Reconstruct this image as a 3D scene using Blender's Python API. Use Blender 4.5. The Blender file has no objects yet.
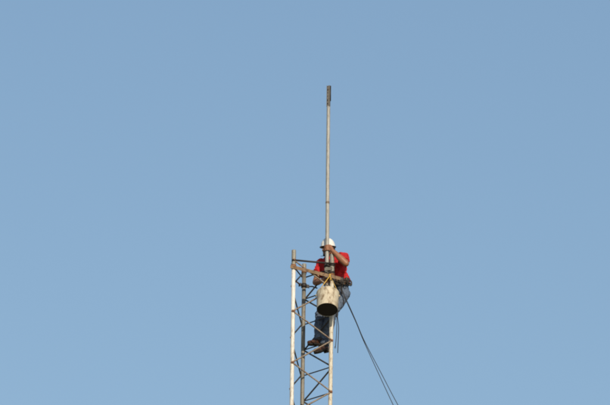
import bpy, bmesh, math, random
import numpy as np
from mathutils import Vector, Matrix, noise

random.seed(7)
R = math.radians
sc = bpy.context.scene
col = sc.collection

# ------------------------------------------------------------------ camera
EL = 20.0                                   # the lens looks up 20 degrees
Z0 = 34.92                                  # height of the tower's top ring
ORG = Vector((-0.238, -0.231, Z0))          # site origin: axis of the near-left leg at the top ring
cam = bpy.data.cameras.new('camera')
cam.sensor_width = 36.0
cam.lens = 413.0
cam.clip_start = 0.5
cam.clip_end = 20000.0
cam_ob = bpy.data.objects.new('camera', cam)
col.objects.link(cam_ob)
cam_ob.matrix_world = (Matrix.Translation((-0.089, -94.2, 1.6)) @ Matrix.Rotation(R(90 + EL), 4, 'X')
                       @ Matrix.Rotation(R(0.8), 4, 'Z'))
sc.camera = cam_ob

# ------------------------------------------------------------------ sky and sun
SUN_EL, SUN_ROT = 27.0, 163.0               # behind the camera, to the right
world = bpy.data.worlds.new('World')
sc.world = world
world.use_nodes = True
wn = world.node_tree
bg = wn.nodes['Background']
sky = wn.nodes.new('ShaderNodeTexSky')
sky.sky_type = 'NISHITA'
sky.sun_disc = False
sky.sun_elevation = R(SUN_EL)
sky.sun_rotation = R(SUN_ROT)
sky.air_density = 1.42
sky.dust_density = 0.5
sky.ozone_density = 2.8
wn.links.new(sky.outputs[0], bg.inputs[0])
bg.inputs[1].default_value = 0.111

sun = bpy.data.lights.new('sun', 'SUN')
sun.energy = 4.2
sun.angle = R(0.53)
sun.color = (1.0, 0.86, 0.66)
sun_ob = bpy.data.objects.new('sun', sun)
col.objects.link(sun_ob)
sd = Vector((math.sin(R(SUN_ROT)) * math.cos(R(SUN_EL)), math.cos(R(SUN_ROT)) * math.cos(R(SUN_EL)), math.sin(R(SUN_EL))))
sun_ob.rotation_euler = sd.to_track_quat('Z', 'Y').to_euler()
sun_ob.location = (20, -20, 60)

sc.view_settings.view_transform = 'Standard'
sc.view_settings.look = 'None'
sc.view_settings.exposure = 0.0
sc.view_settings.gamma = 1.0
sc.view_settings.use_curve_mapping = False
sc.cycles.pixel_filter_type = 'BLACKMAN_HARRIS'
sc.cycles.filter_width = 2.2

# ------------------------------------------------------------------ materials
def new_mat(name):
    m = bpy.data.materials.new(name)
    m.use_nodes = True
    nt = m.node_tree
    return m, nt, nt.nodes['Principled BSDF']

def ramp(nt, fac, stops):
    r = nt.nodes.new('ShaderNodeValToRGB')
    e = r.color_ramp.elements
    while len(e) < len(stops):
        e.new(0.5)
    for i, (p, c) in enumerate(stops):
        e[i].position = p
        e[i].color = (*c, 1) if len(c) == 3 else c
    nt.links.new(fac, r.inputs[0])
    return r.outputs[0]

def noise_tex(nt, scale, stretch=(1, 1, 1), detail=6, rough=0.6):
    tc = nt.nodes.new('ShaderNodeTexCoord')
    mp = nt.nodes.new('ShaderNodeMapping')
    mp.inputs['Scale'].default_value = stretch
    nt.links.new(tc.outputs['Object'], mp.inputs[0])
    n = nt.nodes.new('ShaderNodeTexNoise')
    n.inputs['Scale'].default_value = scale
    n.inputs['Detail'].default_value = detail
    n.inputs['Roughness'].default_value = rough
    nt.links.new(mp.outputs[0], n.inputs['Vector'])
    return n.outputs['Fac']

def mix(nt, fac, a, b):
    mx = nt.nodes.new('ShaderNodeMix')
    mx.data_type = 'RGBA'
    nt.links.new(fac, mx.inputs[0])
    for sock, v in ((mx.inputs[6], a), (mx.inputs[7], b)):
        if isinstance(v, tuple):
            sock.default_value = (*v, 1)
        else:
            nt.links.new(v, sock)
    return mx.outputs[2]

def bump(nt, bsdf, h, strength, dist):
    b = nt.nodes.new('ShaderNodeBump')
    b.inputs['Strength'].default_value = strength
    b.inputs['Distance'].default_value = dist
    nt.links.new(h, b.inputs['Height'])
    nt.links.new(b.outputs[0], bsdf.inputs['Normal'])

def worn(name, base, base2, stain, amount=0.35, scale=14, stretch=(1, 1, 1), rough=0.6, metal=0.0, b=0.25, stain_scale=None):
    """mottled base colour with a stain / wear colour breaking through"""
    m, nt, p = new_mat(name)
    n1 = noise_tex(nt, scale, stretch)
    c = ramp(nt, n1, [(0.3, base), (0.7, base2)])
    n2 = noise_tex(nt, stain_scale or scale * 1.7, stretch, 8, 0.7)
    k = ramp(nt, n2, [(1 - amount - 0.07, (0, 0, 0)), (1 - amount + 0.1, (1, 1, 1))])
    nt.links.new(mix(nt, k, c, stain), p.inputs['Base Color'])
    p.inputs['Roughness'].default_value = rough
    p.inputs['Metallic'].default_value = metal
    if b:
        bump(nt, p, n2, b, 0.004)
    return m

M = {}
M['white_paint'] = worn('white_paint', (.72, .71, .67), (.58, .56, .51), (.30, .22, .15), 0.43, 22, (1, 1, .3), .6)
M['cream_paint'] = worn('cream_paint', (.66, .62, .53), (.50, .46, .37), (.24, .16, .09), 0.44, 24, (1, 1, .4), .6)
M['weathered_pipe'] = worn('weathered_pipe', (.25, .235, .20), (.17, .16, .135), (.11, .07, .04), 0.42, 22, (1, 1, .4), .6, .2)
M['galvanised'] = worn('galvanised', (.34, .335, .31), (.26, .255, .235), (.17, .15, .12), 0.36, 24, (1, 1, .3), .5, .25)
M['sleeve_metal'] = worn('sleeve_metal', (.30, .29, .25), (.22, .21, .18), (.12, .10, .07), 0.42, 40, (1, 1, .6), .6, .2)
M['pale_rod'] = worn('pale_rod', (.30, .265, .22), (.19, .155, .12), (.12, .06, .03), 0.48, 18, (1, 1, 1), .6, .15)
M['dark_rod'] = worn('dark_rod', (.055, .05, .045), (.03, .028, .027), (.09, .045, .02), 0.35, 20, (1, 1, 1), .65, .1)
M['rust'] = worn('rust', (.27, .12, .05), (.15, .065, .03), (.08, .035, .02), 0.42, 60, (1, 1, 1), .85)
M['brown_bar'] = worn('brown_bar', (.24, .155, .085), (.15, .09, .045), (.075, .036, .02), 0.46, 16, (1, 1, 1), .75)
M['black_steel'] = worn('black_steel', (.016, .014, .014), (.022, .02, .02), (.04, .024, .016), 0.27, 30, (1, 1, 1), .6)
M['mast_steel'] = worn('mast_steel', (.38, .378, .36), (.29, .288, .27), (.21, .195, .165), 0.44, 22, (1, 1, .25), .55, .1)
M['slotted_steel'] = worn('slotted_steel', (.14, .13, .115), (.11, .10, .085), (.075, .06, .045), 0.42, 40, (1, 1, .7), .6, .2)
M['bucket'] = worn('bucket', (.58, .52, .40), (.45, .395, .29), (.19, .125, .065), 0.45, 9, (1, 1, .30), .55, 0, .15, 20)
M['bucket_black'] = worn('bucket_black', (.004, .004, .004), (.007, .006, .006), (.012, .009, .008), 0.3, 30, (1, 1, 1), .7)  # near-black colour for the whole bucket bottom
M['yellow_rope'] = worn('yellow_rope', (.58, .37, .06), (.44, .27, .06), (.24, .15, .06), 0.42, 60, (1, 1, 1), .7)
M['black_rope'] = worn('black_rope', (.012, .012, .014), (.02, .02, .022), (.03, .028, .028), 0.3, 40, (1, 1, 1), .7)
M['skin'] = worn('skin', (.30, .135, .07), (.25, .105, .055), (.20, .08, .042), 0.38, 18, (1, 1, 1), .5, 0, .1)
M['shirt'] = worn('shirt', (.50, .010, .014), (.38, .008, .012), (.22, .010, .012), 0.42, 7, (1, 1, 1), .9, 0, .35, 13)
M['jeans'] = worn('jeans', (.13, .17, .235), (.07, .095, .15), (.038, .052, .09), 0.47, 7, (1, 1, .6), .9, 0, .3, 30)
M['boot'] = worn('boot', (.12, .036, .013), (.05, .018, .009), (.012, .008, .007), 0.52, 9, (1, 1, 1), .6)
M['sole'] = worn('sole', (.012, .010, .009), (.018, .014, .012), (.035, .026, .018), 0.3, 40, (1, 1, 1), .85)
M['helmet'] = worn('helmet', (.78, .77, .74), (.70, .69, .65), (.42, .37, .30), 0.36, 16, (1, 1, 1), .35, 0, .05)
M['black_leather'] = worn('black_leather', (.02, .015, .012), (.035, .024, .018), (.07, .045, .03), 0.35, 30, (1, 1, 1), .55)
M['brown_leather'] = worn('brown_leather', (.10, .05, .025), (.06, .03, .016), (.03, .018, .012), 0.4, 26, (1, 1, 1), .6)
M['hair'] = worn('hair', (.012, .010, .009), (.02, .016, .014), (.03, .024, .02), 0.3, 90, (1, 1, .2), .6)
M['eye'] = worn('eye', (.5, .47, .43), (.45, .42, .38), (.02, .015, .01), 0.4, 60, (1, 1, 1), .25, 0, 0)
M['concrete'] = worn('concrete', (.34, .33, .30), (.27, .26, .24), (.2, .19, .17), 0.35, 6, (1, 1, 1), .9)
M['earth'] = worn('earth', (.22, .17, .11), (.17, .14, .085), (.085, .10, .04), 0.45, 0.03, (1, 1, 1), .95, 0, 0, .35)

# ------------------------------------------------------------------ mesh building
class MB:
    """collects verts / faces given in site coordinates (metres from the near-left leg's top)"""
    def __init__(self):
        self.v, self.f, self.s = [], [], []
    def add(self, verts, faces, smooth=True):
        o = len(self.v)
        self.v += [Vector(p) for p in verts]
        self.f += [tuple(i + o for i in f) for f in faces]
        self.s += [smooth] * len(faces) if isinstance(smooth, bool) else list(smooth)
        return self
    def tube(self, pts, rad, n=12, cap=True):
        pts = [Vector(p) for p in pts]
        k = len(pts)
        if not hasattr(rad, '__len__'):
            rad = [rad] * k
        tang = []
        for i in range(k):
            t = pts[min(i + 1, k - 1)] - pts[max(i - 1, 0)]
            tang.append(t.normalized())
        ref = Vector((0, 0, 1)) if abs(tang[0].z) < .9 else Vector((1, 0, 0))
        a = tang[0].cross(ref).normalized()
        vs, fs, sm = [], [], []
        for i in range(k):
            a = (a - tang[i] * a.dot(tang[i])).normalized()
            b = tang[i].cross(a)
            for j in range(n):
                q = 2 * math.pi * j / n
                vs.append(pts[i] + (a * math.cos(q) + b * math.sin(q)) * rad[i])
        for i in range(k - 1):
            for j in range(n):
                j2 = (j + 1) % n
                fs.append((i * n + j, i * n + j2, (i + 1) * n + j2, (i + 1) * n + j)); sm.append(True)
        if cap:
            fs.append(tuple(reversed(range(n)))); sm.append(False)
            fs.append(tuple((k - 1) * n + j for j in range(n))); sm.append(False)
        return self.add(vs, fs, sm)
    def capsule(self, p, q, r0, r1, n=14, m=5):
        """tapered limb with round ends"""
        p, q = Vector(p), Vector(q)
        d = (q - p).normalized()
        pts, rad = [], []
        for i in range(m, 0, -1):
            t = math.pi / 2 * i / m * .97
            pts.append(p - d * r0 * math.sin(t)); rad.append(r0 * math.cos(t))
        for i in range(5):
            pts.append(p.lerp(q, i / 4)); rad.append(r0 + (r1 - r0) * i / 4)
        for i in range(1, m + 1):
            t = math.pi / 2 * i / m * .97
            pts.append(q + d * r1 * math.sin(t)); rad.append(r1 * math.cos(t))
        return self.tube(pts, rad, n)
    def chain(self, pts, rad, n=14):
        for i in range(len(pts) - 1):
            self.capsule(pts[i], pts[i + 1], rad[i], rad[i + 1], n)
        return self
    def ellipsoid(self, c, ax, ay, az, n=20, m=12):
        c = Vector(c); ax, ay, az = Vector(ax), Vector(ay), Vector(az)
        vs = [c - az]
        for i in range(1, m):
            t = -math.pi / 2 + math.pi * i / m
            for j in range(n):
                q = 2 * math.pi * j / n
                vs.append(c + az * math.sin(t) + (ax * math.cos(q) + ay * math.sin(q)) * math.cos(t))
        vs.append(c + az)
        fs = [(0, 1 + (j + 1) % n, 1 + j) for j in range(n)]
        for i in range(m - 2):
            for j in range(n):
                j2 = (j + 1) % n
                fs.append((1 + i * n + j, 1 + i * n + j2, 1 + (i + 1) * n + j2, 1 + (i + 1) * n + j))
        L = len(vs) - 1
        fs += [(L, 1 + (m - 2) * n + j, 1 + (m - 2) * n + (j + 1) % n) for j in range(n)]
        return self.add(vs, fs)
    def loft(self, secs, n=24, cap=True, power=1.0, smooth=True):
        """secs: (centre, half-axis a, half-axis b); power<1 squares the ring off"""
        vs, fs, sm = [], [], []
        for c, a, b in secs:
            c, a, b = Vector(c), Vector(a), Vector(b)
            for j in range(n):
                q = 2 * math.pi * j / n
                x, y = math.cos(q), math.sin(q)
                x = math.copysign(abs(x) ** power, x); y = math.copysign(abs(y) ** power, y)
                vs.append(c + a * x + b * y)
        k = len(secs)
        for i in range(k - 1):
            for j in range(n):
                j2 = (j + 1) % n
                fs.append((i * n + j, i * n + j2, (i + 1) * n + j2, (i + 1) * n + j)); sm.append(smooth)
        if cap:
            fs.append(tuple(reversed(range(n)))); sm.append(False)
            fs.append(tuple((k - 1) * n + j for j in range(n))); sm.append(False)
        return self.add(vs, fs, sm)
    def box(self, c, a, b, d):
        """centre and three half-extent vectors"""
        c, a, b, d = Vector(c), Vector(a), Vector(b), Vector(d)
        vs = [c + a * x + b * y + d * z for x in (-1, 1) for y in (-1, 1) for z in (-1, 1)]
        fs = [(0, 1, 3, 2), (4, 6, 7, 5), (0, 4, 5, 1), (2, 3, 7, 6), (0, 2, 6, 4), (1, 5, 7, 3)]
        return self.add(vs, fs, False)
    def mesh(self, name, base=Vector((0, 0, 0))):
        me = bpy.data.meshes.new(name)
        me.from_pydata([tuple(p - base) for p in self.v], [], self.f)
        me.polygons.foreach_set('use_smooth', self.s)
        bm = bmesh.new(); bm.from_mesh(me)
        bmesh.ops.recalc_face_normals(bm, faces=bm.faces)
        bm.to_mesh(me); bm.free()
        me.update()
        return me

BASE = {}
def thing(name, base, label, cat, group=None):
    o = bpy.data.objects.new(name, None)
    o.empty_display_size = .2
    col.objects.link(o)
    o.location = ORG + Vector(base)
    BASE[o.name] = Vector(base)
    o['label'] = label; o['category'] = cat
    if group: o['group'] = group
    return o

def root_of(o):
    while o.parent: o = o.parent
    return o

def part(name, mb, mat, parent, label=None):
    b = BASE[root_of(parent).name]
    me = mb.mesh(name, b) if isinstance(mb, MB) else mb
    me.materials.clear(); me.materials.append(M[mat])
    o = bpy.data.objects.new(name, me)
    col.objects.link(o)
    o.parent = parent
    if label: o['label'] = label
    return o

def single(name, mb, mat, base, label, cat, group=None):
    me = mb.mesh(name, Vector(base))
    me.materials.append(M[mat])
    o = bpy.data.objects.new(name, me)
    col.objects.link(o)
    o.location = ORG + Vector(base)
    o['label'] = label; o['category'] = cat
    if group: o['group'] = group
    return o

def remesh(mb, voxel, smooth=4, base=Vector((0, 0, 0)), wrinkle=None, name='mesh'):
    """fuse the pieces into one continuous skin; wrinkle(p, n) -> offset along the normal"""
    me = mb.mesh(name)
    ob = bpy.data.objects.new('tmp', me)
    col.objects.link(ob)
    m = ob.modifiers.new('r', 'REMESH'); m.mode = 'VOXEL'; m.voxel_size = voxel
    s = ob.modifiers.new('s', 'SMOOTH'); s.factor = .5; s.iterations = smooth
    dg = bpy.context.evaluated_depsgraph_get()
    out = bpy.data.meshes.new_from_object(ob.evaluated_get(dg))
    out.name = name
    bpy.data.objects.remove(ob); bpy.data.meshes.remove(me)
    nv = len(out.vertices)
    co = [v.co.copy() for v in out.vertices]
    no = [v.normal.copy() for v in out.vertices]
    for i in range(nv):
        p = co[i]
        if wrinkle: p = p + no[i] * wrinkle(co[i], no[i])
        out.vertices[i].co = p - base
    out.polygons.foreach_set('use_smooth', [True] * len(out.polygons))
    out.update()
    return out

def catmull(pts, n=8):
    pts = [Vector(p) for p in pts]
    P = [pts[0]] + pts + [pts[-1]]
    out = []
    for i in range(1, len(P) - 2):
        for k in range(n):
            t = k / n
            a, b, c, d = P[i - 1], P[i], P[i + 1], P[i + 2]
            out.append(.5 * ((2 * b) + (c - a) * t + (2 * a - 5 * b + 4 * c - d) * t * t + (3 * b - a - 3 * c + d) * t ** 3))
    out.append(pts[-1])
    return out

# ------------------------------------------------------------------ ground
gm = bpy.data.meshes.new('ground')
g = MB()
S = 9000.0
g.add([(-S, -S, 0), (S, -S, 0), (S, S, 0), (-S, S, 0)], [(0, 1, 2, 3)])
gme = g.mesh('ground'); gme.materials.append(M['earth'])
go = bpy.data.objects.new('ground', gme); col.objects.link(go)
go['kind'] = 'structure'; go['label'] = 'dry open ground far below the mast'

# ------------------------------------------------------------------ lattice tower
A = Vector((0, 0, 0)); C = Vector((.547, .140, 0)); B = Vector((.150, .553, 0))
H = .385                                      # height of half a bay
RL = .0290                                    # leg radius
ZG = -Z0                                      # ground level in site coordinates
CEN = (A + B + C) / 3
pad = MB().loft([(CEN + Vector((0, 0, ZG)), (.9, 0, 0), (0, .9, 0)), (CEN + Vector((0, 0, ZG + .25)), (.9, 0, 0), (0, .9, 0)),
                 (CEN + Vector((0, 0, ZG + .29)), (.86, 0, 0), (0, .86, 0))], 40, smooth=False)
tower = thing('lattice_tower', CEN + Vector((0, 0, ZG)), 'slim triangular steel lattice tower with white and grey pipe legs and rod braces', 'tower')
part('concrete_base', pad, 'concrete', tower)

def leg(P, ztop, zpaint, mat, bow, sleeve=True):
    zs = list(np.linspace(ZG + .29, zpaint, 40))
    pts = [P + Vector((bow * math.sin((z - zpaint) * .9), 0, z)) for z in zs]
    o = part('leg', MB().tube(pts, RL, 16), mat, tower)
    if sleeve:
        s = MB().tube([P + Vector((0, 0, z)) for z in (zpaint + .002, zpaint + .05, ztop - .004, ztop)], [RL * 1.08, RL * 1.08, RL * 1.08, RL * 1.0], 16, cap=True)
        part('sleeve', s, 'sleeve_metal', o)
        part('collar', MB().tube([P + Vector((0, 0, zpaint + .025)), P + Vector((0, 0, zpaint + .06))], RL * 1.3, 16), 'rust', o)
    # couplings between the pipe lengths
    for zc in (-3.3, -6.3, -9.3):
        part('coupling', MB().tube([P + Vector((0, 0, zc)), P + Vector((0, 0, zc + .16))], RL * 1.22, 16), mat, o)
    return o
legA = leg(A, .157, -.125, 'white_paint', .0008)
legC = leg(C, .15, -.20, 'cream_paint', .0008)
legB = leg(B, .145, -.02, 'weathered_pipe', .0008)

def rod_between(P, Q, off, r, mat, name='brace'):
    """a rod flattened and bolted at both ends"""
    P, Q = P + off, Q + off
    d = (Q - P).normalized()
    L = (Q - P).length
    pts = [P + d * t for t in (0, .03, .06, L * .5, L - .06, L - .03, L)]
    sag = random.uniform(-.0025, .0025)
    pts[3] = pts[3] + off.normalized() * sag if off.length else pts[3]
    return part(name, MB().tube(pts, [r * .9, r, r, r, r, r, r * .9], 8), mat, tower)

bolt_me = MB().loft([((0, 0, -.004), (.028, 0, 0), (0, .028, 0)), ((0, 0, .004), (.026, 0, 0), (0, .024, 0)), ((0, 0, 0), (.017, 0, 0), (0, .017, 0)), ((0, 0, .012), (.017, 0, 0), (0, .017, 0)), ((0, 0, .013), (.009, 0, 0), (0, .009, 0)),
                     ((0, 0, .024), (.009, 0, 0), (0, .009, 0))], 8, smooth=False).mesh('bolt')
bolt_me.materials.append(M['rust'])
TB = BASE[tower.name]
def bolt(P, direction, k_=1.0):
    o = bpy.data.objects.new('bolt', bolt_me)
    col.objects.link(o); o.parent = tower
    q = direction.to_track_quat('Z', 'Y')
    o.matrix_local = Matrix.Translation(P + direction * RL * .85 - TB) @ q.to_matrix().to_4x4() @ Matrix.Scale(k_, 4)

def outward(P, Q):
    d = (Q - P); n = Vector((d.y, -d.x, 0)).normalized()
    m = (P + Q) / 2 - CEN
    return n if n.dot(Vector((m.x, m.y, 0))) > 0 else -n
NAC, NAB, NBC = outward(A, C), outward(A, B), outward(B, C)
def lv(P, k, dz=0): return P + Vector((0, 0, -H * k + dz))

KV = 11                                       # bays built piece by piece; the rest lies far below the picture
low = MB()
k = 0
KMAX = int((Z0 - .5) / H)
for k in range(KMAX):
    ev = k % 2 == 0
    # near face A-C, back-left face A-B, back-right face B-C, each a zigzag
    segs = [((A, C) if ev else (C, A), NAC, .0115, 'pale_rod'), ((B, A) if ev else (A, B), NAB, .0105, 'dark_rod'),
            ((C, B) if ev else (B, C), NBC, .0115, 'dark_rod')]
    for (P, Q), n, r, mt in segs:
        off = n * (RL * .9)
        p, q = lv(P, k, -.006), lv(Q, k + 1, .006)
        if k < KV:
            rod_between(p, q, off, r, mt)
        else:
            low.tube([p + off, q + off], r, 5)
    if k < KV:
        for P, n in ((A if ev else C, NAC), (B if ev else A, NAB), (C if ev else B, NBC)):
            bolt(lv(P, k), n, 1.0 if n is NAC else .6)
        if k > 0:
            rod_between(lv(C, k), lv(B, k), NBC * (RL * .9 - .012), .009, 'dark_rod', 'strut')
    else:
        low.tube([lv(C, k) + NBC * .012, lv(B, k) + NBC * .012], .009, 5)
lo = part('lower_bracing', low, 'pale_rod', tower); lo['kind'] = 'stuff'

# top ring: dark bar across the near face, two bars at the back
part('top_bar', MB().tube([A + NAC * .030 + Vector((-.03, -.008, -.004)), C + NAC * .030 + Vector((.035, .008, .0))], .0135, 10), 'black_steel', tower)
for P, Q, n in ((A, B, NAB), (B, C, NBC)):
    part('top_strut', MB().tube([P + n * .03 + Vector((0, 0, -.05)), Q + n * .03 + Vector((0, 0, -.05))], .010, 8), 'dark_rod', tower)
# long slanting angle iron tied across the near face
p0, p1 = Vector((-.045, -.043, -.105)), Vector((.665, .094, -.230))
d = (p1 - p0); L = d.length; d.normalize()
up = Vector((0, 0, 1)); up = (up - d * up.dot(d)).normalized(); nn = d.cross(up).normalized()
if nn.y > 0: nn = -nn
ang = MB().box((p0 + p1) / 2 + nn * .002, d * L / 2, up * .024, nn * .003)
ang.box((p0 + p1) / 2 - nn * .017 + up * .0212, d * L / 2, up * .0028, nn * .0155)
part('angle_bar', ang, 'brown_bar', tower, 'brown angle iron slanting across the top of the tower')
for P, z in ((A, -.112), (C, -.203)):
    u = MB().tube([P + Vector((math.cos(a) * (RL + .012), math.sin(a) * (RL + .012), z + .004)) for a in np.linspace(-math.pi, math.pi, 25)], .006, 6, cap=False)
    part('tie_wire', u, 'rust', tower)
# guy-wire clamp on the rear leg with its bolts sticking out on both sides
cz = -.185
cl = MB().tube([B + Vector((0, 0, cz - .03)), B + Vector((0, 0, cz + .03))], RL * 1.35, 16)
part('guy_clamp', cl, 'black_steel', tower)
for s in (-1, 1):
    e = B + Vector((s * .058, -.01, cz - s * .012))
    part('clamp_lug', MB().box(e, (.019, 0, -.004 * s), (0, .012, 0), (0, 0, .023)), 'black_steel', tower)
part('clamp_lug', MB().tube([B + Vector((.07, -.01, cz - .015)), B + Vector((.12, -.03, cz - .02)), B + Vector((.19, -.06, cz - .055))], .010, 8), 'black_steel', tower)
bq = lv(B, 0).lerp(lv(A, 1), .62) + NAB * RL * .9
part('bracket', MB().tube([bq, bq.lerp(B + Vector((-.058, -.01, cz + .012)), .5) + Vector((0, 0, .006)), B + Vector((-.058, -.01, cz + .012))], .011, 8), 'rust', tower)

# ------------------------------------------------------------------ mast pipe with slotted head
MX, MY = .475, .170
mast = thing('mast_pipe', (MX, MY, -.34), 'tall thin galvanised mast pipe rising above the tower, dark slotted head on top', 'mast pipe')
MR = .0285
lean = .0035                                  # metres per metre, leaning a little to the left
def mp(z, dx=0, dy=0): return Vector((MX + dx - lean * z, MY + dy, z))
zs = [-.34, -.33] + list(np.linspace(0, 2.36, 24)) + [2.418]
tb = part('pipe', MB().tube([mp(z, .0010 * math.sin(z * 3.1)) for z in zs], [MR * .96, MR] + [MR - .0035 * max(0, z) / 2.4 for z in zs[2:]], 20), 'mast_steel', mast)
for z in (.93,):
    part('weld_band', MB().tube([mp(z), mp(z + .004), mp(z + .026), mp(z + .03)], [MR * .97, MR * 1.02, MR * 1.02, MR * .96], 20), 'pale_rod', tb)
# slotted square head: front face with real slots, two sides and back
hd = MB()
w, z0, z1, nh = .0235, 2.415, 2.735, 6
ang_h = R(-12)
ex = Vector((math.cos(ang_h), math.sin(ang_h), 0)); ey = Vector((-math.sin(ang_h), math.cos(ang_h), 0))
def hp(a, b, z): return mp(z) + ex * a + ey * b
t = .0025
def hbox(a0, a1, b0, b1, za, zb):
    c = (hp(a0, b0, za) + hp(a1, b1, zb)) / 2
    hd.box(c, ex * (a1 - a0) / 2, ey * (b1 - b0) / 2, Vector((0, 0, (zb - za) / 2)))
hbox(-w, -w + .010, -w, -w + t, z0, z1)
hbox(-.002, w, -w, -w + t, z0, z1)
pit = (z1 - z0) / nh
for i in range(nh):
    a = z0 + i * pit
    hbox(-w + .010, -.002, -w + .0004, -w + t - .0003, a, a + pit * (.52 if i not in (2, 3) else .8))
hbox(-w, -w + t, -w + t, w, z0, z1)
hbox(w - t, w, -w + t, w, z0, z1)
hbox(-w + t, w - t, w - t, w, z0, z1)
hbox(-w + t, w - t, -w + t, w - t, z1 - .012, z1 - .008)
part('slotted_head', hd, 'slotted_steel', mast, 'dark slotted steel section at the tip')
part('head_dark_rod', MB().tube([hp(w + .0075, -.004, 2.50), hp(w + .0075, -.004, 2.733)], .0070, 10), 'black_steel', mast)  # dark rod along the right edge of the slotted head
# pipe clamps holding the mast to the right leg
for z in (-.075,):
    c = MB()
    cc = (Vector((MX, MY, z)) + Vector((C.x, C.y, z))) / 2
    dd = (C - Vector((MX, MY, 0))); dd.z = 0; ln = dd.length; dd.normalize(); pp = Vector((-dd.y, dd.x, 0))
    for s in (-1, 1):
        c.box(cc + pp * s * (RL + .008), dd * (ln / 2 + .02), pp * .004, (0, 0, .022))
    c.tube([cc - pp * .05, cc + pp * .05], .006, 8)
    part('pipe_clamp', c, 'weathered_pipe', mast)

# lashing wire wound round mast and right leg
for z in (-.020, -.135):
    pm, pc = Vector((MX, MY, z)), Vector((C.x, C.y, z))
    pts = []
    for i in range(61):
        a = 2 * math.pi * i / 20
        c = (pm + pc) / 2
        dx_ = (pc - pm).normalized(); dy_ = Vector((-dx_.y, dx_.x, 0))
        pts.append(c + dx_ * math.cos(a) * ((pc - pm).length / 2 + RL + .008) + dy_ * math.copysign(abs(math.sin(a)) ** .5, math.sin(a)) * (RL + .008) + Vector((0, 0, (i - 30) * .0007)))
    part('lashing', MB().tube(pts, .0055, 6), 'dark_rod', mast)

# ------------------------------------------------------------------ bucket
AXB = Vector((.02, .36, .933)).normalized()
bc = Vector((.486, -.172, -.795))             # centre of the bottom
bx = Vector((1, 0, 0)); bx = (bx - AXB * bx.dot(AXB)).normalized(); by = AXB.cross(bx)
bucket = thing('bucket', bc, 'dirty cream plastic bucket with a black bottom, slung from the brown angle iron', 'bucket')
def ring(h, r): return (bc + AXB * h, bx * r, by * r)
prof = [(-.0, .149), (.012, .151), (.10, .1535), (.20, .1565), (.24, .158), (.280, .1595), (.283, .1635), (.300, .1635), (.303, .161),
        (.303, .156), (.29, .154), (.02, .146)]
part('shell', MB().loft([ring(h, r) for h, r in prof], 48, cap=False), 'bucket', bucket)
part('bottom', MB().loft([ring(.008, .147), ring(.014, .1475), ring(.022, .147)], 48), 'bucket_black', bucket, 'black bottom of the bucket')
for s in (-1, 1):
    e = bc + AXB * .262 + bx * s * .164
    part('handle_lug', MB().tube([e - bx * s * .006, e + bx * s * .010], .014, 12), 'bucket', bucket)
bail = []
for a in np.linspace(0, math.pi, 19):
    bail.append(bc + AXB * (.262 + math.sin(a) * .02) + bx * .176 * math.cos(a) - by * .155 * math.sin(a) + by * .0)
# the wire handle has dropped against the far side of the rim
bail = [bc + AXB * (.262 + math.sin(a) * .03) + bx * .176 * math.cos(a) + by * .178 * math.sin(a) for a in np.linspace(0, math.pi, 25)]
part('handle', MB().tube(bail, .0035, 6), 'dark_rod', bucket)

# yellow rope from the angle bar down to both lugs
def along(t): return p0 + (p1 - p0) * t
kt = along((.515 - p0.x) / (p1.x - p0.x)) + nn * .012
lugL, lugR = bc + AXB * .262 - bx * .170, bc + AXB * .262 + bx * .170
rp = MB()
rp.tube(catmull([lugR, lugR.lerp(kt, .5) + Vector((.006, -.006, -.01)), kt + Vector((.008, -.004, -.02)), kt], 6), .0045, 8)
rp.tube(catmull([kt, kt + Vector((-.010, -.004, -.02)), kt.lerp(lugL, .5) + Vector((-.003, -.004, -.004)), lugL], 6), .0065, 8)
wr = [kt - nn * .022 + d * (.012 * s / 28 - .006) + up * math.cos(2 * math.pi * s / 14) * .031 + nn * math.sin(2 * math.pi * s / 14) * .021 for s in range(43)]
rp.tube(wr, .0065, 8)
rp.chain([kt + up * .01, kt - up * .016], [.013, .011], 10)
rp.tube(catmull([kt, kt + Vector((.012, -.012, -.03)), kt + Vector((.004, -.012, -.075))], 6), .0055, 8)
single('yellow_rope', rp, 'yellow_rope', tuple(kt), 'yellow rope knotted on the angle iron and holding up the bucket', 'rope')

# ------------------------------------------------------------------ the climber
person = thing('person', (.44, .40, -1.16), 'climber in red T-shirt, jeans, brown boots and white helmet gripping the mast pipe', 'person')
PB = BASE[person.name]
lf = Vector((.84, -.54, 0)).normalized()      # his left
fw = Vector((-.54, -.84, 0)).normalized()     # his front
shL, shR = Vector((.705, .315, .165)), Vector((.392, .500, .125))
elL, elR = Vector((.744, .082, -.004)), Vector((.318, .470, -.160))
hipL, hipR = Vector((.712, .435, -.32)), Vector((.560, .530, -.32))
knL, knR = Vector((.540, .335, -.715)), Vector((.392, .425, -.660))
anL, anR = Vector((.462, .415, -1.120)), Vector((.375, .415, -1.035))
heC = Vector((.488, .325, .297))
hf = Vector((-.70, -.70, -.16)).normalized()  # the way the face looks
hu = Vector((-.06, -.10, 1)); hu = (hu - hf * hu.dot(hf)).normalized()
hl = hu.cross(hf)

def hd_pt(f, l, u): return heC + hf * f + hl * l + hu * u

body = MB()
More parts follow.
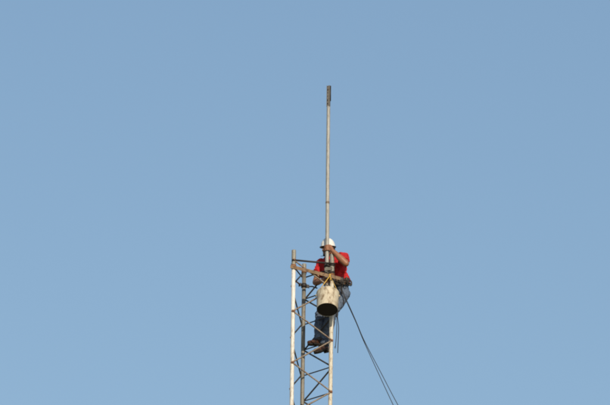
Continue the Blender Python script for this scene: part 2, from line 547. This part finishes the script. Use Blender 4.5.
# head and face
body.ellipsoid(hd_pt(-.012, 0, .030), hf * .098, hl * .076, hu * .092)
body.ellipsoid(hd_pt(.022, 0, -.030), hf * .066, hl * .058, hu * .085)
body.ellipsoid(hd_pt(.048, 0, -.088), hf * .030, hl * .034, hu * .026)      # chin
body.capsule(hd_pt(.080, 0, .018), hd_pt(.100, 0, -.022), .010, .0145)      # nose
body.ellipsoid(hd_pt(.078, 0, .030), hf * .014, hl * .052, hu * .010)       # brow
body.ellipsoid(hd_pt(.078, 0, -.056), hf * .012, hl * .024, hu * .007)      # lips
body.ellipsoid(hd_pt(.074, 0, -.066), hf * .012, hl * .020, hu * .008)
for s in (-1, 1):
    body.ellipsoid(hd_pt(-.010, s * .077, -.006), hf * .018 - hl * s * .004, hl * .008, hu * .032)
    body.ellipsoid(hd_pt(.055, s * .040, -.018), hf * .022, hl * .020, hu * .022)
# neck and hidden trunk
nb = Vector((.548, .398, .165))
body.capsule(heC - hu * .06 - hf * .02, nb, .056, .062)
body.loft([((.548, .402, .18), lf * .08, fw * .055), ((.555, .405, .13), lf * .150, fw * .075), ((.575, .420, .02), lf * .150, fw * .090),
           ((.612, .455, -.15), lf * .140, fw * .090), ((.636, .482, -.30), lf * .150, fw * .095)], 20)
body.chain([hipL, knL, anL], [.075, .052, .042]); body.chain([hipR, knR, anR], [.075, .052, .042])

def hand(P0, wst, el, u, sgn, spread=1.0):
    """fingers closed round the mast; u points from the pipe's axis to the knuckles"""
    w = Vector((0, 0, 1)); u = Vector(u).normalized(); v = w.cross(u) * sgn
    r = MR
    P0, wst = Vector(P0), Vector(wst)
    def q(th, rr, h): return P0 + w * h + (u * math.cos(R(th)) + v * math.sin(R(th))) * rr
    hs = (.034, .0115, -.0115, -.033)
    ln = (.95, 1.08, 1.0, .8)
    for h, l in zip(hs, ln):
        kn = q(-8, r + .020, h)
        body.capsule(wst + w * h * .45, kn, .0150, .0118, 10, 3)
        pts = [kn, q(38 * l, r + .0140, h - .002), q(84 * l, r + .0105, h - .005), q(122 * l, r + .0098, h - .007), q(150 * l, r + .0095, h - .008)]
        body.chain(pts, [.0112, .0096, .0090, .0082, .0072], 10)
    body.chain([wst + w * .012, q(-45, r + .026, .030), q(-78, r + .015, .050), q(-112, r + .0115, .060), q(-132, r + .010, .063)], [.018, .0165, .0120, .0105, .0090], 10)
hLp, hRp = (MX - lean * .25, MY, .252), (MX, MY, -.235)
wrL, wrR = Vector((.552, .108, .196)), Vector((.405, .262, -.212))
hand(hLp, wrL, elL, (.45, -.9, 0), -1)
hand(hRp, wrR, elR, (-.99, .10, 0), 1)
for s, e, wr_, in ((shL, elL, wrL), (shR, elR, wrR)):
    body.chain([s, s.lerp(e, .55), e], [.044, .047, .047])
    mid = e.lerp(wr_, .30)
    body.chain([e, mid, wr_], [.047, .050, .0300])
part('body', remesh(body, .0042, 3, PB, None, 'body'), 'skin', person)
for s in (-1, 1):
    part('eye', MB().ellipsoid(hd_pt(.078, s * .032, .008), hf * .010, hl * .013, hu * .008, 12, 8), 'eye', person)

# T-shirt
def fold(p, s, k=1.0):
    return noise.noise(Vector((p.x * s * .7, p.y * s * .7, p.z * s)) * 1.0) * k
shirt = MB()
shirt.loft([((.548, .400, .212), lf * .066, fw * .060), ((.549, .402, .185), lf * .115, fw * .078), ((.553, .405, .14), lf * .185, fw * .104),
            ((.566, .414, .06), lf * .190, fw * .126), ((.588, .430, -.03), lf * .188, fw * .126), ((.610, .450, -.10), lf * .188, fw * .124),
            ((.624, .464, -.165), lf * .182, fw * .122)], 28)
def sleeve(s, e, t, r0, r1):
    q = s.lerp(e, t)
    dd = (q - s).normalized()
    shirt.capsule(s - dd * .0, s.lerp(e, t * .6), r0, (r0 + r1) / 2)
    shirt.tube([s, s.lerp(e, t * .5), q], [r0 * .9, (r0 + r1) / 2, r1], 18)
sleeve(shL, elL, .72, .070, .064)
sleeve(shR, elR, .62, .068, .064)
def shirt_w(p, n):
    v = fold(p, 11, .016)
    for s_, a_ in ((13, .026), (24, .015)):
        q_ = Vector((p.x * .8 - p.z * .35, p.y * .8, p.z + p.x * .5)) * s_
        v += a_ * (.25 - abs(noise.noise(q_)))
    # diagonal pulls from the raised arm down to the belt
    q = (p - shL).dot(Vector((.5, .2, 1.0)).normalized()) * 62
    v += .0075 * math.sin(q + 3 * noise.noise(p * 9)) * (0.5 + noise.noise(p * 6 + Vector((5, 0, 0))))
    if p.z < -.08: v += .012 * (-.08 - p.z) / .08
    return max(v * 1.25 + .006, -.010)
part('shirt', remesh(shirt, .0065, 3, PB, shirt_w, 'shirt'), 'shirt', person)

# jeans
jeans = MB()
hc = (hipL + hipR) / 2
jeans.loft([((.624, .464, -.150), lf * .166, fw * .108), ((.630, .470, -.21), lf * .170, fw * .115), (hc + Vector((0, 0, .02)), lf * .176, fw * .122),
            (hc + Vector((-.01, -.01, -.06)), lf * .165, fw * .108), (hc + Vector((-.02, -.015, -.10)), lf * .14, fw * .09)], 26)
for h, kn, an in ((hipL, knL, anL), (hipR, knR, anR)):
    jeans.chain([h + Vector((0, 0, -.02)), h.lerp(kn, .5), kn], [.098, .086, .070], 18)
    jeans.chain([kn, kn.lerp(an, .35), kn.lerp(an, .93)], [.074, .076, .066], 18)
    jeans.tube([kn.lerp(an, .6), kn.lerp(an, .985)], [.068, .071], 18)
def jeans_w(p, n):
    v = fold(p, 12, .010)
    for s_, a_ in ((14, .020), (28, .010)):
        v += a_ * (.25 - abs(noise.noise(Vector((p.x, p.y, p.z * .9 + p.x * .4)) * s_)))
    near = max(0, 1 - abs(p.z + .69) / .14) + max(0, 1 - abs(p.z + 1.03) / .14) * 1.3
    v += .006 * math.sin(p.z * 95 + 4 * noise.noise(p * 12)) * near
    return v
part('jeans', remesh(jeans, .0065, 3, PB, jeans_w, 'jeans'), 'jeans', person)

# boots
def boot(an, heel, toe):
    heel, toe = Vector(heel), Vector(toe)
    f = (toe - heel).normalized()
    u = (an - heel.lerp(toe, .25)); u = (u - f * u.dot(f)).normalized()
    s = u.cross(f)
    b = MB()
    b.chain([an + u * .07, an, heel.lerp(toe, .16) + u * .045], [.050, .049, .042], 16)
    b.loft([(heel + f * -.02 + u * .045, s * .026, u * .030), (heel + f * .005 + u * .046, s * .037, u * .042), (heel + f * .06 + u * .050, s * .038, u * .046),
            (heel + f * .12 + u * .046, s * .041, u * .042), (heel + f * .17 + u * .040, s * .046, u * .034), (heel + f * .22 + u * .036, s * .044, u * .029),
            (heel + f * .255 + u * .034, s * .032, u * .024), (heel + f * .268 + u * .033, s * .016, u * .015)], 20)
    o = part('boot', remesh(b, .006, 3, PB, lambda p, n: fold(p, 40, .003), 'boot'), 'boot', person)
    # sole: outline of the foot, a heel block and a lugged front
    out = [(-.028, .0), (-.022, .026), (0, .038), (.06, .036), (.11, .040), (.165, .049), (.215, .047), (.255, .034), (.274, .012),
           (.274, -.012), (.255, -.034), (.215, -.045), (.165, -.046), (.11, -.036), (.06, -.034), (0, -.036), (-.022, -.025)]
    sm = MB(); n = len(out)
    vs = [heel + f * a + s * c + u * .016 for a, c in out] + [heel + f * a * .99 + s * c * .97 + u * .000 for a, c in out]
    sm.add(vs, [tuple(range(n)), tuple(range(2 * n - 1, n - 1, -1))] + [(i, n + i, n + (i + 1) % n, (i + 1) % n) for i in range(n)], False)
    sm.box(heel + f * .018 - u * .011, f * .040, s * .034, u * .0115)
    for i in range(6):
        sm.box(heel + f * (.125 + i * .024) - u * .004, f * .008, s * (.041 - abs(i - 2.5) * .0035), u * .0045)
    part('sole', sm, 'sole', o)
    lace = MB()
    for i in range(4):
        c = heel + f * (.115 - i * .022) + u * (.088 + i * .012)
        lace.tube(catmull([c - s * .032 - u * .012, c, c + s * .032 - u * .012], 4), .0028, 6)
    part('lace', lace, 'black_rope', o)
    return o
boot(anR, (.432, .455, -1.112), (.228, .300, -1.160))
boot(anL, (.505, .430, -1.200), (.332, .275, -1.290))

# hard hat
hat_c = hd_pt(-.006, 0, .040)
def hatp(a, rr, h): return hat_c + hf * math.cos(a) * .111 * rr + hl * math.sin(a) * .091 * rr + hu * h
NS = 40
def brim_ext(a):
    c = math.cos(a)
    return 1.04 + .22 * max(0, c) ** 2.5 + .05 * max(0, -c)
def shell_ring(t):
    out = []
    for j in range(NS):
        a = 2 * math.pi * j / NS
        rr = math.cos(t); h = math.sin(t) ** 1.0 * .119
        p_ = hatp(a, rr, h)
        lat = abs((p_ - hat_c).dot(hl))
        h += .007 * math.exp(-(lat / .014) ** 2) * min(1, math.sin(t) * 2.2) + .004 * math.exp(-((lat - .045) / .012) ** 2) * min(1, math.sin(t) * 2.2)
        out.append(hatp(a, rr, h))
    return out
hat = MB()
ts = [0, .12, .3, .5, .7, .9, 1.1, 1.28, 1.42, 1.52]
vs = []
vs += [hatp(2 * math.pi * j / NS, brim_ext(2 * math.pi * j / NS), -.016) for j in range(NS)]
vs += [hatp(2 * math.pi * j / NS, brim_ext(2 * math.pi * j / NS) * .995, -.010) for j in range(NS)]
vs += [hatp(2 * math.pi * j / NS, 1.03, -.002) for j in range(NS)]
for t in ts: vs += shell_ring(t)
rings = 3 + len(ts)
fs = [(i * NS + j, i * NS + (j + 1) % NS, (i + 1) * NS + (j + 1) % NS, (i + 1) * NS + j) for i in range(rings - 1) for j in range(NS)]
vs.append(hatp(0, 0, .119 + .007)); fs += [((rings - 1) * NS + j, (rings - 1) * NS + (j + 1) % NS, len(vs) - 1) for j in range(NS)]
# inside of the shell and brim underside
o = len(vs)
vs += [hatp(2 * math.pi * j / NS, brim_ext(2 * math.pi * j / NS) * .99, -.018) for j in range(NS)]
vs += [hatp(2 * math.pi * j / NS, .97, -.008) for j in range(NS)]
vs += [hatp(2 * math.pi * j / NS, .80, .070) for j in range(NS)]
vs += [hatp(2 * math.pi * j / NS, .40, .102) for j in range(NS)]
fs += [(j, o + j, o + (j + 1) % NS, (j + 1) % NS) for j in range(NS)]
fs += [(o + i * NS + j, o + (i + 1) * NS + j, o + (i + 1) * NS + (j + 1) % NS, o + i * NS + (j + 1) % NS) for i in range(3) for j in range(NS)]
fs.append(tuple(o + 3 * NS + j for j in range(NS)))
hat.add(vs, fs)
hh = part('hard_hat', hat, 'helmet', person)
dark_edge = MB().tube([hatp(2 * math.pi * j / NS, brim_ext(2 * math.pi * j / NS) * 1.005, -.014) for j in range(NS + 1)], .0055, 8, cap=False)
part('brim_shade', dark_edge, 'black_leather', hh)  # black edge added, standing in for shade under the brim
bnd = MB().loft([(hat_c - hu * .030, hf * .100, hl * .082), (hat_c + hu * .012, hf * .104, hl * .084)], 32, cap=False)
part('headband', bnd, 'black_leather', hh)
for s in (-1, 1):
    st = catmull([hd_pt(.005, s * .086, .030), hd_pt(.015, s * .086, -.03), hd_pt(.032, s * .062, -.085), hd_pt(.045, 0, -.119)], 6)
    part('chin_strap', MB().tube(st, .0055, 6), 'black_leather', hh)
part('chin_strap', MB().tube([hd_pt(.045, -.01, -.112), hd_pt(.08, -.03, -.105), hd_pt(.115, -.045, -.106)], .0035, 6), 'black_leather', hh)
# hair below the helmet; stubble on jaw and lip also stands in for face shade
hr = MB()
hr.ellipsoid(hd_pt(-.030, 0, .012), hf * .086, hl * .081, hu * .082)
hr.ellipsoid(hd_pt(-.050, 0, -.028), hf * .052, hl * .066, hu * .050)
for s in (-1, 1):
    hr.capsule(hd_pt(.022, s * .072, .012), hd_pt(.030, s * .064, -.040), .011, .009)
    hr.capsule(hd_pt(.030, s * .064, -.040), hd_pt(.062, s * .030, -.090), .009, .010)
hr.capsule(hd_pt(.068, -.030, -.092), hd_pt(.068, .030, -.092), .014, .014)
hr.capsule(hd_pt(.084, -.022, -.043), hd_pt(.084, .022, -.043), .0065, .0065)
part('hair', remesh(hr, .0045, 2, PB, lambda p, n: noise.noise(p * 120) * .002, 'hair'), 'hair', person)

# tool belt
wc = Vector((.624, .464, -.178))
def wp(a, k=1.0, z=0): return wc + lf * math.cos(a) * .196 * k + fw * math.sin(a) * .138 * k + Vector((0, 0, z))
bl = MB()
NB = 40
for i in range(1):
    vs = []
    for k_, z in ((.97, -.030), (1.0, -.032), (1.02, .0), (1.0, .030), (.97, .028)):
        vs += [wp(2 * math.pi * j / NB, k_, z + .006 * math.sin(j * .9)) for j in range(NB)]
    fs = [(r_ * NB + j, r_ * NB + (j + 1) % NB, (r_ + 1) * NB + (j + 1) % NB, (r_ + 1) * NB + j) for r_ in range(4) for j in range(NB)]
    fs += [(4 * NB + j, 4 * NB + (j + 1) % NB, (j + 1) % NB, j) for j in range(NB)]
    bl.add(vs, fs)
belt = part('tool_belt', bl, 'black_leather', person)
def pouch(a, wid, hgt, dep, mat, dz=0):
    c = wp(a, 1.02, dz); o_ = (wp(a, 1.2) - wp(a, 1.0)); o_.z = 0; o_.normalize()
    t_ = Vector((-o_.y, o_.x, 0)); u_ = Vector((0, 0, 1))
    c = c + o_ * dep
    b = MB().loft([(c - u_ * hgt, t_ * wid * .80, o_ * dep * .8), (c - u_ * hgt * .9, t_ * wid * .92, o_ * dep), (c + u_ * hgt * .7, t_ * wid, o_ * dep * 1.1),
                   (c + u_ * hgt, t_ * wid * .97, o_ * dep * 1.0)], 20, power=.55)
    q = part('pouch', b, mat, belt)
    fl = MB().loft([(c + u_ * hgt * .15 + o_ * dep * .25, t_ * wid * 1.05, o_ * dep * 1.1), (c + u_ * hgt * 1.08 + o_ * dep * .1, t_ * wid * 1.05, o_ * dep * 1.12)], 20, power=.55)
    return q, c, o_, t_
pouch(R(50), .040, .042, .020, 'black_leather', -.010)
pouch(R(20), .038, .040, .018, 'black_leather', -.008)
pouch(R(88), .036, .040, .020, 'black_leather', -.006)
for a, h, q, m_ in ((R(33), .046, .03, 'rust'), (R(38), .035, -.02, 'sleeve_metal'), (R(68), .040, .02, 'brown_bar'), (R(6), .030, -.02, 'rust'), (R(75), .035, -.03, 'black_steel')):
    c = wp(a, 1.10, .0)
    part('tool', MB().tube([c + Vector((0, 0, -.07)), c + Vector((q * .3, 0, .0)), c + Vector((q, -.004, h))], [.007, .009, .012], 8), m_, belt)
# coiled webbing and a snap hook at the hip
c = wp(R(2), 1.10, -.02)
part('webbing', MB().tube(catmull([c + Vector((0, 0, .03)), c + Vector((.020, -.01, .012)), c + Vector((.026, -.01, -.02)), c + Vector((.006, -.01, -.045)), c + Vector((-.02, -.01, -.03))], 5), .011, 8), 'black_leather', belt)
for a in (R(64), R(44), R(-6)):
    c = wp(a, 1.14, -.045)
    rg = MB().tube([c + lf * .018 * math.cos(q) + Vector((0, 0, .026 * math.sin(q))) for q in np.linspace(0, 2 * math.pi, 21)], .0045, 6, cap=False)
    part('ring', rg, 'black_steel', belt)
for a0, a1, za, zb in ((R(5), R(60), .02, -.05), (R(25), R(95), -.04, .025), (R(40), R(100), .015, -.06), (R(-8), R(40), -.045, .02), (R(58), R(110), -.065, -.02)):
    pts = [wp(a0 + (a1 - a0) * t, 1.13 + .04 * math.sin(t * 3.1), za + (zb - za) * t - .02 * math.sin(t * math.pi)) for t in np.linspace(0, 1, 10)]
    part('strap', MB().tube(pts, .0065, 6), 'black_leather', belt)
for a, rr in ((R(30), .030), (R(57), .034), (R(80), .026)):
    c = wp(a, 1.20, -.045)
    lp = [c + lf * rr * math.cos(q) + Vector((0, 0, rr * 1.25 * math.sin(q))) + fw * .004 * math.sin(q * .5) for q in np.linspace(0, 4 * math.pi, 41)]
    part('rope_loop', MB().tube(lp, .0050, 6), 'black_rope', belt)
# short strap running down the thigh
part('strap', MB().tube(catmull([wp(R(44), 1.15, -.05), (.690, .330, -.36), (.716, .335, -.47), (.722, .340, -.53)], 6), .0070, 6), 'black_leather', belt)
part('buckle', MB().box(wp(R(100), 1.05), lf * .028, fw * .006, (0, 0, .026)), 'sleeve_metal', belt)

# ------------------------------------------------------------------ ropes from his belt
def rope(name, pts, r, mat, label, cat, group):
    return single(name, MB().tube(pts, r, 8), mat, tuple(pts[0]), label, cat, group)
s1, s2 = wp(R(64), 1.16, -.05), wp(R(58), 1.16, -.055)
def hang(start, end, sag, n=40):
    out = []
    for i in range(n + 1):
        t = i / n
        t = t * t * .7 + t * .3
        p_ = Vector(start).lerp(Vector(end), t)
        p_ += Vector((-sag * 4 * t * (1 - t), 0, 0))
        out.append(p_)
    return out
ZE = ZG + .01
# both run down to the ground right of the tower
def down(pts):
    pts = [Vector(p) for p in pts]
    a, b = pts[-2], pts[-1]
    e = b + (b - a) * ((ZE - b.z) / (b.z - a.z))
    return catmull(pts, 6) + [b.lerp(e, t) for t in (.1, .3, .6, 1.0)]
rope('haul_rope', down([s1, (.885, .275, -.790), (1.010, .262, -1.105), (1.225, .255, -1.59), (1.4396, .25, -2.064), (1.88, .24, -3.02)]), .0050, 'black_rope',
     'thin black rope from his belt, the left one at the bottom edge', 'rope', 'black ropes running from belt to ground')
rope('haul_rope', down([s2, (.890, .262, -.790), (1.020, .250, -1.108), (1.262, .235, -1.59), (1.506, .22, -2.073), (2.03, .19, -3.06)]), .0050, 'black_rope',
     'thin black rope from his belt, the right one at the bottom edge', 'rope', 'black ropes running from belt to ground')
rope('lanyard_tail', catmull([wp(R(78), 1.12, -.05), (.638, .262, -.48), (.634, .26, -.72), (.652, .26, -.90), (.650, .26, -1.05), (.644, .26, -1.292)], 8), .0058, 'black_rope',
     'loose black strap end hanging behind the right leg, the longer one', 'strap', 'strap ends hanging from belt')
lt = MB().tube(catmull([wp(R(84), 1.12, -.05), (.624, .262, -.50), (.626, .255, -.76), (.624, .255, -1.0), (.612, .255, -1.19)], 8), .0050, 8)
for dx, dz in ((-.018, -.03), (.004, -.036), (-.008, -.042)):
    lt.tube([Vector((.612, .255, -1.185)), Vector((.612 + dx * .6, .255, -1.19 + dz * .5)), Vector((.612 + dx, .25, -1.19 + dz))], .0028, 6)
single('lanyard_tail', lt, 'black_rope', (.624, .262, -.50), 'loose black strap end hanging behind the right leg, the shorter frayed one', 'strap', 'strap ends hanging from belt')
